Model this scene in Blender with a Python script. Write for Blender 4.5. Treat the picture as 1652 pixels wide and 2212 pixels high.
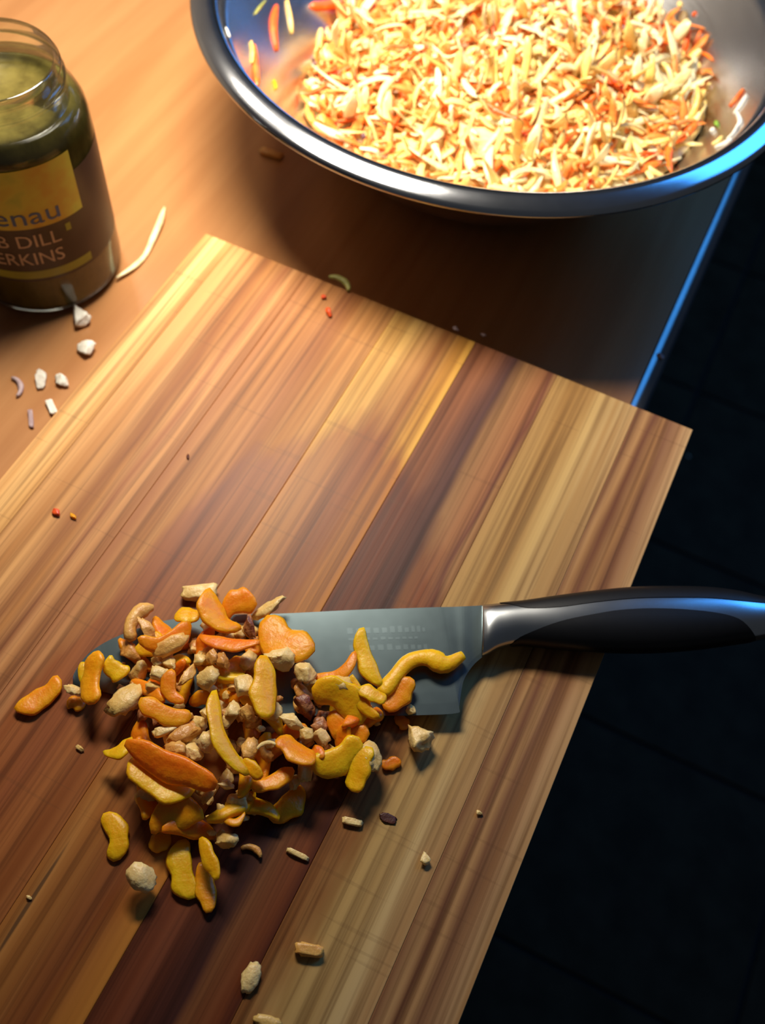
import bpy, bmesh, math, random
from mathutils import Vector, Matrix, Euler, noise

sc = bpy.context.scene
for o in list(bpy.data.objects):
    bpy.data.objects.remove(o)
COL = sc.collection
Z0 = 0.90            # height of the cutting-board top above the floor
ZC = Z0 - 0.025      # height of the worktop

# ------------------------------------------------------------------ camera
cam = bpy.data.cameras.new('camera')
cam.sensor_fit = 'VERTICAL'
cam.sensor_height = 24.0
cam.lens = 24.0 * 2150 / 2212
cam.clip_start = 0.01
cam.dof.use_dof = True
cam.dof.focus_distance = 0.43
cam.dof.aperture_fstop = 5.0
co = bpy.data.objects.new('camera', cam)
COL.objects.link(co)
RM = Matrix(((0.89884315, -0.39965221, 0.17988634),
             (0.43458290, 0.75961349, -0.48386470),
             (0.05673351, 0.51309399, 0.85645541)))
co.matrix_world = Matrix.Translation((0, 0, Z0 + 0.44)) @ RM.to_4x4()
sc.camera = co

# ------------------------------------------------------------------ world and lights
world = bpy.data.worlds.new('world')
sc.world = world
world.use_nodes = True
world.node_tree.nodes['Background'].inputs[0].default_value = (0.80, 0.88, 1.0, 1)
world.node_tree.nodes['Background'].inputs[1].default_value = 0.03


def area(name, loc, target, power, color, sx, sy, shape='RECTANGLE'):
    l = bpy.data.lights.new(name, 'AREA')
    l.shape = shape
    l.size = sx
    l.size_y = sy
    l.energy = power
    l.color = color
    o = bpy.data.objects.new(name, l)
    COL.objects.link(o)
    o.location = loc
    o.rotation_euler = (Vector(target) - Vector(loc)).to_track_quat('-Z', 'Y').to_euler()
    return o


area('hood_lamp', (-0.318, 0.475, Z0 + 0.43), (-0.36, 0.62, Z0), 5.3, (1.0, 0.91, 0.76), 0.22, 0.22, 'DISK')
area('rim_highlight_lamp', (-0.57, 0.57, Z0 + 0.48), (-0.25, 0.42, Z0), 0.55, (1.0, 0.90, 0.74), 0.07, 0.07, 'DISK')  # small weak lamp added to put a highlight on the bowl rim
area('evening_window', (0.65, 1.92, Z0 + 1.30), (-0.05, 0.50, Z0), 10.0, (0.05, 0.34, 1.0), 0.80, 0.90)

sc.view_settings.view_transform = 'Standard'
sc.view_settings.look = 'None'
sc.view_settings.gamma = 1
sc.view_settings.exposure = 0.32
sc.view_settings.use_curve_mapping = False


# ------------------------------------------------------------------ helpers
def lin(c):
    out = []
    for v in c[:3]:
        v = v / 255.0
        out.append(v / 12.92 if v <= 0.04045 else ((v + 0.055) / 1.055) ** 2.4)
    return (out[0], out[1], out[2], 1.0)


class NT:
    def __init__(self, name):
        self.m = bpy.data.materials.new(name)
        self.m.use_nodes = True
        self.t = self.m.node_tree
        self.t.nodes.clear()
        self.out = self.t.nodes.new('ShaderNodeOutputMaterial')

    def n(self, typ, **kw):
        nd = self.t.nodes.new(typ)
        for k, v in kw.items():
            setattr(nd, k, v)
        return nd

    def link(self, a, b):
        self.t.links.new(a, b)

    def math(self, op, a, b=None, c=None):
        nd = self.n('ShaderNodeMath', operation=op)
        for i, v in enumerate((a, b, c)):
            if v is None:
                continue
            if isinstance(v, (int, float)):
                nd.inputs[i].default_value = v
            else:
                self.link(v, nd.inputs[i])
        return nd.outputs[0]

    def mix(self, fac, a, b, blend='MIX'):
        nd = self.n('ShaderNodeMix', data_type='RGBA', blend_type=blend)
        for i, v in ((0, fac), (6, a), (7, b)):
            if isinstance(v, (int, float)):
                nd.inputs[i].default_value = v
            elif isinstance(v, tuple):
                nd.inputs[i].default_value = v
            else:
                self.link(v, nd.inputs[i])
        return nd.outputs[2]

    def coord(self, scale=(1, 1, 1), kind='Object', loc=(0, 0, 0), rot=(0, 0, 0)):
        tc = self.n('ShaderNodeTexCoord')
        mp = self.n('ShaderNodeMapping')
        mp.inputs['Scale'].default_value = scale
        mp.inputs['Location'].default_value = loc
        mp.inputs['Rotation'].default_value = rot
        self.link(tc.outputs[kind], mp.inputs[0])
        return mp.outputs[0]

    def noise(self, vec, scale=1.0, detail=2.0, rough=0.5, dist=0.0):
        nd = self.n('ShaderNodeTexNoise')
        nd.inputs['Scale'].default_value = scale
        nd.inputs['Detail'].default_value = detail
        nd.inputs['Roughness'].default_value = rough
        nd.inputs['Distortion'].default_value = dist
        if vec is not None:
            self.link(vec, nd.inputs['Vector'])
        return nd.outputs[0]

    def ramp(self, fac, stops, interp='LINEAR'):
        nd = self.n('ShaderNodeValToRGB')
        nd.color_ramp.interpolation = interp
        el = nd.color_ramp.elements
        while len(el) > 1:
            el.remove(el[-1])
        el[0].position, el[0].color = stops[0][0], stops[0][1]
        for p, c in stops[1:]:
            e = el.new(p)
            e.color = c
        self.link(fac, nd.inputs[0])
        return nd.outputs[0]

    def bsdf(self, color, rough=0.5, metallic=0.0, spec=0.5, bump=None, bump_d=0.001, **extra):
        b = self.n('ShaderNodeBsdfPrincipled')
        for key, v in (('Base Color', color), ('Roughness', rough), ('Metallic', metallic), ('Specular IOR Level', spec)):
            if isinstance(v, (int, float, tuple)):
                b.inputs[key].default_value = v
            else:
                self.link(v, b.inputs[key])
        for k, v in extra.items():
            b.inputs[k].default_value = v
        if bump is not None:
            bn = self.n('ShaderNodeBump')
            bn.inputs['Distance'].default_value = bump_d
            bn.inputs['Strength'].default_value = 1.0
            self.link(bump, bn.inputs['Height'])
            self.link(bn.outputs[0], b.inputs['Normal'])
        self.link(b.outputs[0], self.out.inputs[0])
        return self.m


W1 = (1, 1, 1, 1)
B0 = (0, 0, 0, 1)


def grey(v):
    return (v, v, v, 1)


def mottled(name, c1, c2, scale=300, rough=0.5, bump_d=0.0004, spec=0.5, thr=(0.35, 0.65), **extra):
    """two colours of one stuff, blended by noise, with fine relief"""
    t = NT(name)
    v = t.coord()
    n1 = t.noise(v, scale, 3, 0.55)
    info = t.n('ShaderNodeObjectInfo')
    f = t.math('ADD', n1, t.math('MULTIPLY', t.math('SUBTRACT', info.outputs['Random'], 0.5), 0.35))
    col = t.ramp(f, [(thr[0], lin(c1)), (thr[1], lin(c2))])
    n2 = t.noise(v, scale * 3, 2, 0.6)
    return t.bsdf(col, rough, 0, spec, n2, bump_d, **extra)


MAT = {}


# ---- laminate worktop: orange beech with fine grain running along the counter
def m_worktop():
    t = NT('beech_laminate')
    v = t.coord((55, 3.0, 1))
    w = t.noise(v, 1.0, 4, 0.55, 0.3)
    v2 = t.coord((520, 22, 1))
    g = t.noise(v2, 1.0, 2, 0.6)
    c = t.ramp(w, [(0.3, lin((168, 115, 70))), (0.5, lin((178, 125, 78))), (0.72, lin((188, 135, 86)))])
    c = t.mix(t.math('MULTIPLY', g, 0.22), c, lin((150, 92, 48)), 'MIX')
    return t.bsdf(c, 0.27, 0, 0.45)


MAT['worktop'] = m_worktop()


def m_plain(name, c, rough=0.5, metallic=0.0, spec=0.5, nscale=40, amt=0.12, bump_d=0.0):
    t = NT(name)
    n = t.noise(t.coord(), nscale, 3, 0.6)
    l = lin(c)
    d = tuple(x * (1 - amt) for x in l[:3]) + (1,)
    u = tuple(min(1, x * (1 + amt)) for x in l[:3]) + (1,)
    col = t.ramp(n, [(0.35, d), (0.65, u)])
    return t.bsdf(col, rough, metallic, spec, n if bump_d else None, bump_d or 0.001)


MAT['edge'] = m_plain('grey_edge_laminate', (112, 112, 112), 0.20, 0.65, 0.6, 60, 0.08)
MAT['cab'] = m_plain('cabinet_paint', (96, 92, 86), 0.45, 0, 0.4, 20, 0.05)
MAT['kick'] = m_plain('plinth_black', (22, 22, 22), 0.6)
MAT['tile'] = m_plain('charcoal_floor_tile', (58, 46, 32), 0.6, 0, 0.05, 18, 0.25, 0.0004)
MAT['grout'] = m_plain('dark_grout', (14, 14, 14), 0.9)
MAT['wall'] = m_plain('wall_paint', (120, 112, 100), 0.7, 0, 0.3, 12, 0.04)


# ---- metals
def m_steel(name, rough, col=(200, 200, 205), streak=(1, 1, 60), amt=0.06):
    t = NT(name)
    n = t.noise(t.coord(streak), 40, 3, 0.6)
    r = t.math('ADD', t.math('MULTIPLY', n, amt * 2), rough - amt)
    return t.bsdf(lin(col), r, 1.0)


MAT['bowl_in'] = m_steel('brushed_bowl_steel', 0.24, (205, 203, 204), (1, 1, 30), 0.05)
MAT['bowl_rim'] = m_steel('polished_rim_steel', 0.16, (200, 202, 208), (1, 1, 1), 0.03)
MAT['blade'] = m_steel('satin_blade_steel', 0.31, (104, 118, 122), (1, 1, 1), 0.05)
MAT['bolster'] = m_steel('satin_handle_steel', 0.24, (190, 194, 198), (1, 1, 1), 0.03)
MAT['grip'] = m_plain('black_grip_rubber', (13, 13, 15), 0.42, 0, 0.4, 200, 0.1)
MAT['etch'] = m_plain('pale_etching', (108, 122, 126), 0.33, 1.0, 0.4)


# ---- jar
def m_glass():
    t = NT('clear_glass')
    fr = t.n('ShaderNodeLayerWeight')
    fr.inputs['Blend'].default_value = 0.32
    tr = t.n('ShaderNodeBsdfTransparent')
    tr.inputs[0].default_value = (0.93, 0.95, 0.92, 1)
    gl = t.n('ShaderNodeBsdfGlossy')
    gl.inputs['Roughness'].default_value = 0.05
    mx = t.n('ShaderNodeMixShader')
    t.link(t.math('ADD', t.math('MULTIPLY', fr.outputs['Fresnel'], 0.75), 0.03), mx.inputs[0])
    t.link(tr.outputs[0], mx.inputs[1])
    t.link(gl.outputs[0], mx.inputs[2])
    t.link(mx.outputs[0], t.out.inputs[0])
    return t.m


MAT['glass'] = m_glass()


def m_brine():
    t = NT('cloudy_brine')
    n = t.noise(t.coord((1, 1, 0.5)), 60, 4, 0.6)
    c = t.ramp(n, [(0.35, lin((72, 62, 26))), (0.65, lin((108, 96, 46)))])
    return t.bsdf(c, 0.15, 0, 0.5)


MAT['brine'] = m_brine()
MAT['lab_dark'] = m_plain('label_dark_brown', (58, 42, 34), 0.38, 0, 0.4, 60, 0.1)


def m_label_green():
    t = NT('label_yellow_green')
    n = t.noise(t.coord(), 38, 3, 0.55)
    c = t.ramp(n, [(0.38, lin((186, 152, 36))), (0.55, lin((188, 182, 54))), (0.68, lin((146, 166, 50)))])
    return t.bsdf(c, 0.4)


MAT['lab_green'] = m_label_green()
MAT['lab_stripe'] = m_plain('label_lime_stripe', (138, 140, 34), 0.4)
MAT['lab_blue'] = m_plain('label_blue_ink', (52, 84, 140), 0.45)
MAT['lab_white'] = m_plain('label_white_ink', (188, 164, 140), 0.45)

# ---- food
NSS = {'Subsurface Weight': 0.3, 'Subsurface Radius': (1.0, 0.7, 0.4), 'Subsurface Scale': 0.002}
SSS = {'Subsurface Weight': 0.6, 'Subsurface Radius': (1.0, 0.5, 0.1), 'Subsurface Scale': 0.004}
MAT['y'] = mottled('yellow_apricot', (236, 166, 8), (246, 190, 16), 110, 0.40, 0.0004, 0.4, (0.3, 0.7), **SSS)
MAT['o'] = mottled('amber_apricot', (240, 132, 6), (246, 162, 12), 110, 0.40, 0.0004, 0.4, (0.3, 0.7), **SSS)
MAT['d'] = mottled('deep_orange_apricot', (240, 116, 8), (246, 148, 14), 110, 0.40, 0.0004, 0.4, (0.3, 0.7), **SSS)
MAT['c'] = mottled('cream_nut', (224, 182, 102), (242, 210, 142), 160, 0.42, 0.0004, **NSS)
MAT['t'] = mottled('tan_nut', (208, 142, 64), (232, 178, 94), 160, 0.40, 0.0004, **NSS)
MAT['s'] = mottled('red_nut_skin', (120, 58, 30), (206, 140, 84), 190, 0.45, 0.0004)
MAT['w'] = mottled('white_crumb', (220, 212, 196), (244, 240, 226), 200, 0.55, 0.0003)
MAT['p'] = mottled('mauve_onion', (160, 134, 136), (190, 166, 164), 200, 0.5, 0.0002)
MAT['r'] = mottled('red_pepper', (206, 60, 20), (226, 84, 30), 200, 0.4, 0.0002)
MAT['g'] = mottled('green_leaf', (130, 132, 60), (176, 172, 92), 200, 0.45, 0.0002)
MAT['l'] = mottled('bright_green_leaf', (120, 160, 50), (150, 190, 70), 200, 0.45, 0.0002)
MAT['k'] = mottled('dark_red_scrap', (70, 30, 18), (96, 44, 24), 200, 0.45, 0.0002)
MAT['n'] = mottled('brown_nut', (96, 78, 48), (140, 116, 76), 200, 0.5, 0.0002)
MAT['cabbage'] = mottled('dressed_cabbage', (238, 196, 104), (248, 222, 146), 120, 0.36, 0.0004)
MAT['cabbage2'] = mottled('pale_cabbage', (234, 212, 150), (248, 236, 190), 120, 0.34, 0.0004)
MAT['carrot'] = mottled('grated_carrot', (234, 88, 20), (242, 122, 42), 140, 0.38, 0.0004)
MAT['carrot2'] = mottled('dressed_carrot', (236, 122, 42), (244, 156, 76), 140, 0.38, 0.0004)
MAT['purple'] = mottled('purple_onion', (96, 62, 74), (140, 104, 112), 140, 0.4, 0.0003)


def new_obj(name, me, mat, parent=None, smooth=True):
    o = bpy.data.objects.new(name, me)
    COL.objects.link(o)
    if mat is not None:
        me.materials.append(mat)
    if parent is not None:
        o.parent = parent
    if smooth:
        for p in me.polygons:
            p.use_smooth = True
    return o


def from_bm(name, bm, mat, parent=None, smooth=True):
    bmesh.ops.recalc_face_normals(bm, faces=bm.faces)
    me = bpy.data.meshes.new(name)
    bm.to_mesh(me)
    bm.free()
    return new_obj(name, me, mat, parent, smooth)


def tag(o, label, cat, group=None, kind=None):
    o['label'] = label
    o['category'] = cat
    if group:
        o['group'] = group
    if kind:
        o['kind'] = kind
    return o


def empty(name, loc):
    o = bpy.data.objects.new(name, None)
    COL.objects.link(o)
    o.location = loc
    o.empty_display_size = 0.02
    return o


def box_bm(x0, x1, y0, y1, z0, z1, bev=0.0, seg=2):
    bm = bmesh.new()
    bmesh.ops.create_cube(bm, size=1)
    for v in bm.verts:
        v.co = Vector((x0 + (v.co.x + .5) * (x1 - x0), y0 + (v.co.y + .5) * (y1 - y0), z0 + (v.co.z + .5) * (z1 - z0)))
    if bev:
        bmesh.ops.bevel(bm, geom=list(bm.edges), offset=bev, segments=seg, profile=0.5, affect='EDGES')
    return bm


def lathe_bm(prof, n=72, a0=0.0, a1=2 * math.pi):
    full = abs(a1 - a0 - 2 * math.pi) < 1e-6
    bm = bmesh.new()
    cols = []
    cnt = n if full else n + 1
    for i in range(cnt):
        a = a0 + (a1 - a0) * i / n
        row = []
        for r, z in prof:
            row.append(bm.verts.new((r * math.cos(a), r * math.sin(a), z)))
        cols.append(row)
    for i in range(n):
        c0, c1 = cols[i], cols[(i + 1) % cnt]
        for j in range(len(prof) - 1):
            try:
                bm.faces.new((c0[j], c1[j], c1[j + 1], c0[j + 1]))
            except ValueError:
                pass
    bmesh.ops.remove_doubles(bm, verts=bm.verts, dist=1e-6)
    return bm


def loft_rings(bm, rings, cap=True):
    vs = [[bm.verts.new(p) for p in r] for r in rings]
    k = len(rings[0])
    for a, b in zip(vs[:-1], vs[1:]):
        for j in range(k):
            bm.faces.new((a[j], a[(j + 1) % k], b[(j + 1) % k], b[j]))
    if cap:
        bm.faces.new(list(reversed(vs[0])))
        bm.faces.new(vs[-1])
    return vs


def spline(pts, n):
    """Catmull-Rom through the points, n samples"""
    P = [Vector(p) for p in pts]
    if len(P) == 2:
        P = [P[0], (P[0] + P[1]) / 2, P[1]]
    P = [P[0] * 2 - P[1]] + P + [P[-1] * 2 - P[-2]]
    m = len(P) - 3
    out = []
    for i in range(n):
        u = i / (n - 1) * m
        k = min(int(u), m - 1)
        t = u - k
        a, b, c, d = P[k], P[k + 1], P[k + 2], P[k + 3]
        out.append(0.5 * ((2 * b) + (c - a) * t + (2 * a - 5 * b + 4 * c - d) * t * t + (3 * b - a - 3 * c + d) * t ** 3))
    return out


def ribbon(bm, path, w, th, up=Vector((0, 0, 1)), k=6, seed=0, taper=0.35, twist=0.0, wob=0.15):
    """a flat shred swept along a path; w and th are full width and thickness"""
    rnd = random.Random(seed)
    n = len(path)
    ph = [rnd.uniform(0, 6.28) for _ in range(3)]
    rings = []
    for i, p in enumerate(path):
        t = (path[min(i + 1, n - 1)] - path[max(i - 1, 0)])
        t = t.normalized() if t.length > 1e-9 else Vector((1, 0, 0))
        side = t.cross(up)
        side = side.normalized() if side.length > 1e-6 else t.orthogonal().normalized()
        nn = side.cross(t)
        u = i / (n - 1)
        if twist:
            R = Matrix.Rotation(twist * (u - .5), 3, t)
            side, nn = R @ side, R @ nn
        e = 1 - (abs(2 * u - 1) ** 4) * (1 - taper)
        e *= 1 + wob * math.sin(9 * u + ph[0]) + 0.5 * wob * math.sin(19 * u + ph[1])
        ring = []
        for j in range(k):
            a = 2 * math.pi * j / k
            ring.append(p + side * (w / 2 * e * math.cos(a)) + nn * (th / 2 * (0.4 + 0.6 * e) * math.sin(a)))
        rings.append(ring)
    loft_rings(bm, rings)


# ------------------------------------------------------------------ the setting
def build_room():
    fl = from_bm('floor', box_bm(-1.0, 2.2, -1.4, 3.4, -0.03, -0.004), MAT['grout'], None, False)
    tag(fl, 'dark grouted floor of large charcoal tiles beside the counter', 'floor', None, 'structure')
    me = None
    pitch = 0.3225
    for i in range(-2, 5):
        for j in range(-3, 10):
            x = 0.42 + i * pitch
            y = 0.2635 + j * pitch
            if me is None:
                t = from_bm('tile', box_bm(0.003, pitch - 0.003, 0.003, pitch - 0.003, -0.004, 0.0, 0.0015, 2), MAT['tile'], fl, False)
                me = t.data
            else:
                t = bpy.data.objects.new('tile', me)
                COL.objects.link(t)
                t.parent = fl
            t.location = (x, y, 0)
    wl = from_bm('wall_left', box_bm(-0.84, -0.76, -1.4, 3.4, 0.0, 2.4), MAT['wall'], None, False)
    tag(wl, 'plain painted wall behind the counter', 'wall', None, 'structure')

    # base cabinets under the worktop
    for k in range(4):
        y0 = -1.4 + k * 1.2
        r = empty('base_cabinet', (-0.36, y0 + 0.6, 0))
        tag(r, ['dark base cabinet nearest the viewer under the worktop', 'dark base cabinet under the cutting board end of the worktop',
                'dark base cabinet under the steel bowl end of the worktop', 'dark base cabinet farthest from the viewer under the worktop'][k],
            'cabinet', 'base cabinets under the worktop')
        from_bm('body', box_bm(-0.36, 0.305, -0.598, 0.598, 0.10, ZC - 0.036, 0.001), MAT['cab'], r, False)
        from_bm('plinth', box_bm(-0.36, 0.25, -0.598, 0.598, 0.0, 0.10), MAT['kick'], r, False)
        for s in (-1, 1):
            a, b = (0.003, 0.594) if s > 0 else (-0.594, -0.003)
            d = from_bm('door', box_bm(0.305, 0.323, a, b, 0.105, ZC - 0.042, 0.002), MAT['cab'], r, False)
            bm = bmesh.new()
            ribbon(bm, spline([(0.323, s * 0.06, 0.60), (0.345, s * 0.06, 0.615), (0.345, s * 0.06, 0.72), (0.323, s * 0.06, 0.735)], 14), 0.010, 0.010,
                   Vector((0, 1, 0)), 8, 1, 1.0, 0, 0)
            from_bm('handle', bm, MAT['bolster'], d)

    # worktop with a rolled front edge
    R = 0.0105
    wt = from_bm('kitchen_worktop', box_bm(-0.755, 0.0, -1.4, 3.4, ZC - 0.034, ZC), MAT['worktop'], None, False)
    tag(wt, 'orange beech laminate worktop under the board, jar and bowl', 'worktop')
    bm = bmesh.new()
    prof = [(0.0, ZC)]
    for i in range(1, 17):
        a = math.pi / 2 * (1 - i / 16)
        prof.append((R * math.cos(a), ZC - R + R * math.sin(a)))
    prof += [(R, ZC - 0.030), (R - 0.003, ZC - 0.034), (0.0, ZC - 0.034)]
    rings = [[Vector((x, y, z)) for x, z in prof] for y in (-1.4, 3.4)]
    loft_rings(bm, rings, False)
    e = from_bm('rolled_edge', bm, MAT['edge'], wt, True)
    e['label'] = 'grey rolled front edge of the worktop'


build_room()

# ------------------------------------------------------------------ cutting board
BX, BY = -0.119, 0.1485            # centre of the board
BY0, BY1 = -0.080, 0.377
SEAMS = [-0.2750, -0.2555, -0.2045, -0.1450, -0.0945, -0.0435, 0.0050, 0.0372]
CRACK = (-0.1390, 0.0125)
PLANKS = [
    [(0, (239, 182, 113)), (.5, (245, 194, 124)), (1, (226, 171, 101))],
    [(0, (203, 146, 87)), (.30, (215, 158, 96)), (.50, (165, 107, 60)), (.60, (209, 150, 89)), (.74, (153, 93, 53)), (.84, (207, 148, 91)), (1, (176, 118, 71))],
    [(0, (172, 111, 68)), (.28, (195, 136, 79)), (.5, (168, 109, 64)), (.72, (189, 132, 73)), (1, (180, 126, 69))],
    [(0, (218, 171, 94)), (.26, (209, 164, 92)), (.46, (187, 136, 78)), (.66, (161, 107, 58)), (.84, (206, 152, 68)), (1, (217, 164, 71))],
    [(0, (126, 76, 48)), (.22, (145, 91, 59)), (.42, (101, 61, 47)), (.54, (79, 49, 44)), (.64, (147, 104, 63)), (.86, (157, 102, 62)), (.94, (109, 61, 41)), (1, (157, 111, 66))],
    [(0, (173, 132, 75)), (.3, (182, 143, 82)), (.55, (192, 155, 94)), (.80, (200, 166, 110)), (1, (188, 146, 93))],
    [(0, (132, 88, 54)), (.16, (188, 143, 91)), (.30, (124, 79, 51)), (.46, (186, 141, 90)), (.58, (136, 92, 60)), (.8, (177, 133, 88)), (1, (199, 159, 107))],
]


def m_plank(i, x0, x1, stops):
    """grain streaks run along the plank; the damp patch left by chopping is a stain with its own outline"""
    t = NT('board_plank_wood')
    tc = t.n('ShaderNodeTexCoord')
    sep = t.n('ShaderNodeSeparateXYZ')
    t.link(tc.outputs['Object'], sep.inputs[0])
    X, Y = sep.outputs[0], sep.outputs[1]
    v1 = t.coord((34, 4.5, 1), loc=(i * 3.1, i * 1.7, 0))
    n1 = t.noise(v1, 1.0, 3, 0.55)
    f = t.math('DIVIDE', t.math('SUBTRACT', X, x0), x1 - x0)
    f = t.math('ADD', f, t.math('MULTIPLY', t.math('SUBTRACT', n1, 0.5), 0.42))
    col = t.ramp(f, [(p, lin(c)) for p, c in stops])
    # fine dark streaks
    n2 = t.noise(t.coord((300, 4, 1), loc=(i * 5.3, 0, 0)), 1.0, 3, 0.6)
    s2 = t.ramp(n2, [(0.34, lin((166, 150, 132))), (0.52, W1), (0.72, grey(1.10))])
    col = t.mix(0.68, col, s2, 'MULTIPLY')
    n3 = t.noise(t.coord((110, 2.4, 1), loc=(i * 2.3, 4, 0)), 1.0, 2, 0.5)
    s3 = t.ramp(n3, [(0.38, lin((206, 186, 162))), (0.6, W1)])
    col = t.mix(0.8, col, s3, 'MULTIPLY')
    # damp stain
    nx = t.noise(t.coord((30, 7, 1), loc=(1.3, 0.4, 0)), 1.0, 4, 0.6)
    ex = t.math('DIVIDE', t.math('SUBTRACT', X, -0.113 - BX), 0.088)
    ey = t.math('DIVIDE', t.math('SUBTRACT', Y, 0.095 - BY), 0.205)
    dd = t.math('ADD', t.math('MULTIPLY', ex, ex), t.math('MULTIPLY', ey, ey))
    dd = t.math('ADD', dd, t.math('MULTIPLY', t.math('SUBTRACT', nx, 0.5), 1.1))
    wet = t.ramp(dd, [(0.80, W1), (1.0, B0)])
    col = t.mix(t.math('MULTIPLY', wet, 0.8), col, t.mix(1.0, col, lin((204, 160, 136)), 'MULTIPLY'))
    # an old crack in the bottom left plank
    cy = t.math('DIVIDE', t.math('SUBTRACT', Y, CRACK[1] - BY), 0.030)
    cx = t.math('DIVIDE', t.math('SUBTRACT', X, t.math('ADD', CRACK[0] - BX, t.math('MULTIPLY', t.math('SUBTRACT', n1, 0.5), 0.004))), 0.0011)
    cr = t.ramp(t.math('ADD', t.math('MULTIPLY', cx, cx), t.math('MULTIPLY', cy, cy)), [(0.35, W1), (1.0, B0)])
    col = t.mix(t.math('MULTIPLY', cr, 0.7), col, lin((46, 34, 26)))
    # knife scratches across the grain
    n4 = t.noise(t.coord((9, 210, 1), rot=(0, 0, 0.18), loc=(i, 2, 0)), 1.0, 2, 0.5)
    cut = t.ramp(n4, [(0.655, B0), (0.685, W1)])
    col = t.mix(t.math('MULTIPLY', cut, 0.16), col, lin((92, 58, 30)))
    r = t.math('SUBTRACT', 0.50, t.math('MULTIPLY', wet, 0.06))
    return t.bsdf(col, r, 0, 0.22, n2, 0.00008)


def build_board():
    root = empty('cutting_board', (BX, BY, ZC))
    tag(root, 'wooden cutting board of glued multi-coloured planks overhanging the worktop edge', 'cutting board')
    for i, st in enumerate(PLANKS):
        x0, x1 = SEAMS[i] - BX, SEAMS[i + 1] - BX
        bm = box_bm(x0 + 0.00003, x1 - 0.00003, BY0 - BY, BY1 - BY, 0.0, Z0 - ZC, 0.00035, 2)
        p = from_bm('plank', bm, m_plank(i, x0, x1, st), root, False)
    return root


build_board()

# ------------------------------------------------------------------ steel bowl
CX, CY = -0.1714, 0.5724


def wall_r(z):
    """inner radius of the bowl at height z above the worktop"""
    t = min(1.0, max(0.0, z / 0.0995))
    return 0.080 + 0.0941 * t ** 0.75


def build_bowl():
    root = empty('mixing_bowl', (CX, CY, ZC))
    tag(root, 'large stainless steel mixing bowl full of slaw at the worktop edge', 'bowl')
    zs = [0.0, 0.0006, 0.0018, 0.004, 0.007, 0.011, 0.016, 0.022, 0.03, 0.04, 0.05, 0.06, 0.07, 0.08, 0.087, 0.094, 0.0995]
    outer = [(0.0, 0.0003), (0.04, 0.0003)] + [(wall_r(z), z + 0.0003) for z in zs]
    inner = [(r - 0.0011, max(z, 0.0003) + (0.0011 if z < 0.01 else 0.0004)) for r, z in outer]
    inner[0] = (0.0, 0.0014)
    inner[1] = (0.04, 0.0014)
    prof = outer + list(reversed(inner))
    from_bm('bowl_shell', lathe_bm(prof, 128), MAT['bowl_in'], root)
    lip = [(0.1733, 0.0985), (0.1742, 0.1040), (0.1758, 0.1070), (0.1785, 0.1085), (0.1815, 0.1082), (0.1850, 0.1073), (0.1885, 0.1061),
           (0.1906, 0.1050), (0.1914, 0.1036), (0.1908, 0.1022), (0.1880, 0.1020), (0.1800, 0.1042), (0.1768, 0.1030), (0.1752, 0.0985)]
    rim = from_bm('rolled_rim', lathe_bm(lip + [lip[0]], 160), MAT['bowl_rim'], root)
    rim['label'] = 'broad polished rolled rim'
    return root


build_bowl()


# ------------------------------------------------------------------ slaw
def slaw_z(x, y):
    """height of the slaw surface above the worktop, x and y from the bowl centre"""
    rho2 = (x * x + y * y) / (0.165 ** 2)
    return 0.045 + 0.11 * x + 0.02 * y + 0.014 * (1 - rho2) + 0.006 * noise.noise(Vector((x * 28, y * 28, 3.1)))


def shred_path(rnd, L, curl, n=8):
    pts = []
    a = rnd.uniform(-1, 1) * curl
    b = rnd.uniform(-1, 1) * curl * 0.8
    x = y = z = 0.0
    h = 0.0
    st = L / (n - 1)
    hz = rnd.uniform(-0.3, 0.3)
    for i in range(n):
        pts.append(Vector((x, y, z)))
        h += a / n + rnd.uniform(-0.12, 0.12)
        hz += b / n
        x += math.cos(h) * math.cos(hz) * st
        y += math.sin(h) * math.cos(hz) * st
        z += math.sin(hz) * st
    c = sum(pts, Vector()) / n
    return [p - c for p in pts]


def shred_mesh(name, seed, L, w, th, curl, twist):
    rnd = random.Random(seed)
    bm = bmesh.new()
    ribbon(bm, shred_path(rnd, L, curl), w, th, Vector((0, 0, 1)), 6, seed, 0.3, twist, 0.18)
    bmesh.ops.recalc_face_normals(bm, faces=bm.faces)
    me = bpy.data.meshes.new(name)
    bm.to_mesh(me)
    bm.free()
    for p in me.polygons:
        p.use_smooth = True
    return me


def slaw_spot(rnd, k, rim=False):
    while rim:
        a = rnd.uniform(0, 2 * math.pi)
        r = 0.17
        for _ in range(80):
            x, y = r * math.cos(a), r * math.sin(a)
            z = slaw_z(x, y)
            if r < wall_r(z) - 0.005:
                break
            r -= 0.001
        r -= rnd.uniform(0, 0.012)
        x, y = r * math.cos(a), r * math.sin(a)
        return x, y, slaw_z(x, y)
    while True:
        a = rnd.uniform(0, 2 * math.pi)
        r = 0.165 * math.sqrt(rnd.random())
        x, y = r * math.cos(a), r * math.sin(a)
        z = slaw_z(x, y)
        if z < 0.006:
            continue
        if r < wall_r(z) - 0.007 - k:
            return x, y, z


def in_bowl(p, m=0.0016):
    return p.z > 0.002 and math.hypot(p.x, p.y) < wall_r(p.z) - m


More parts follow.
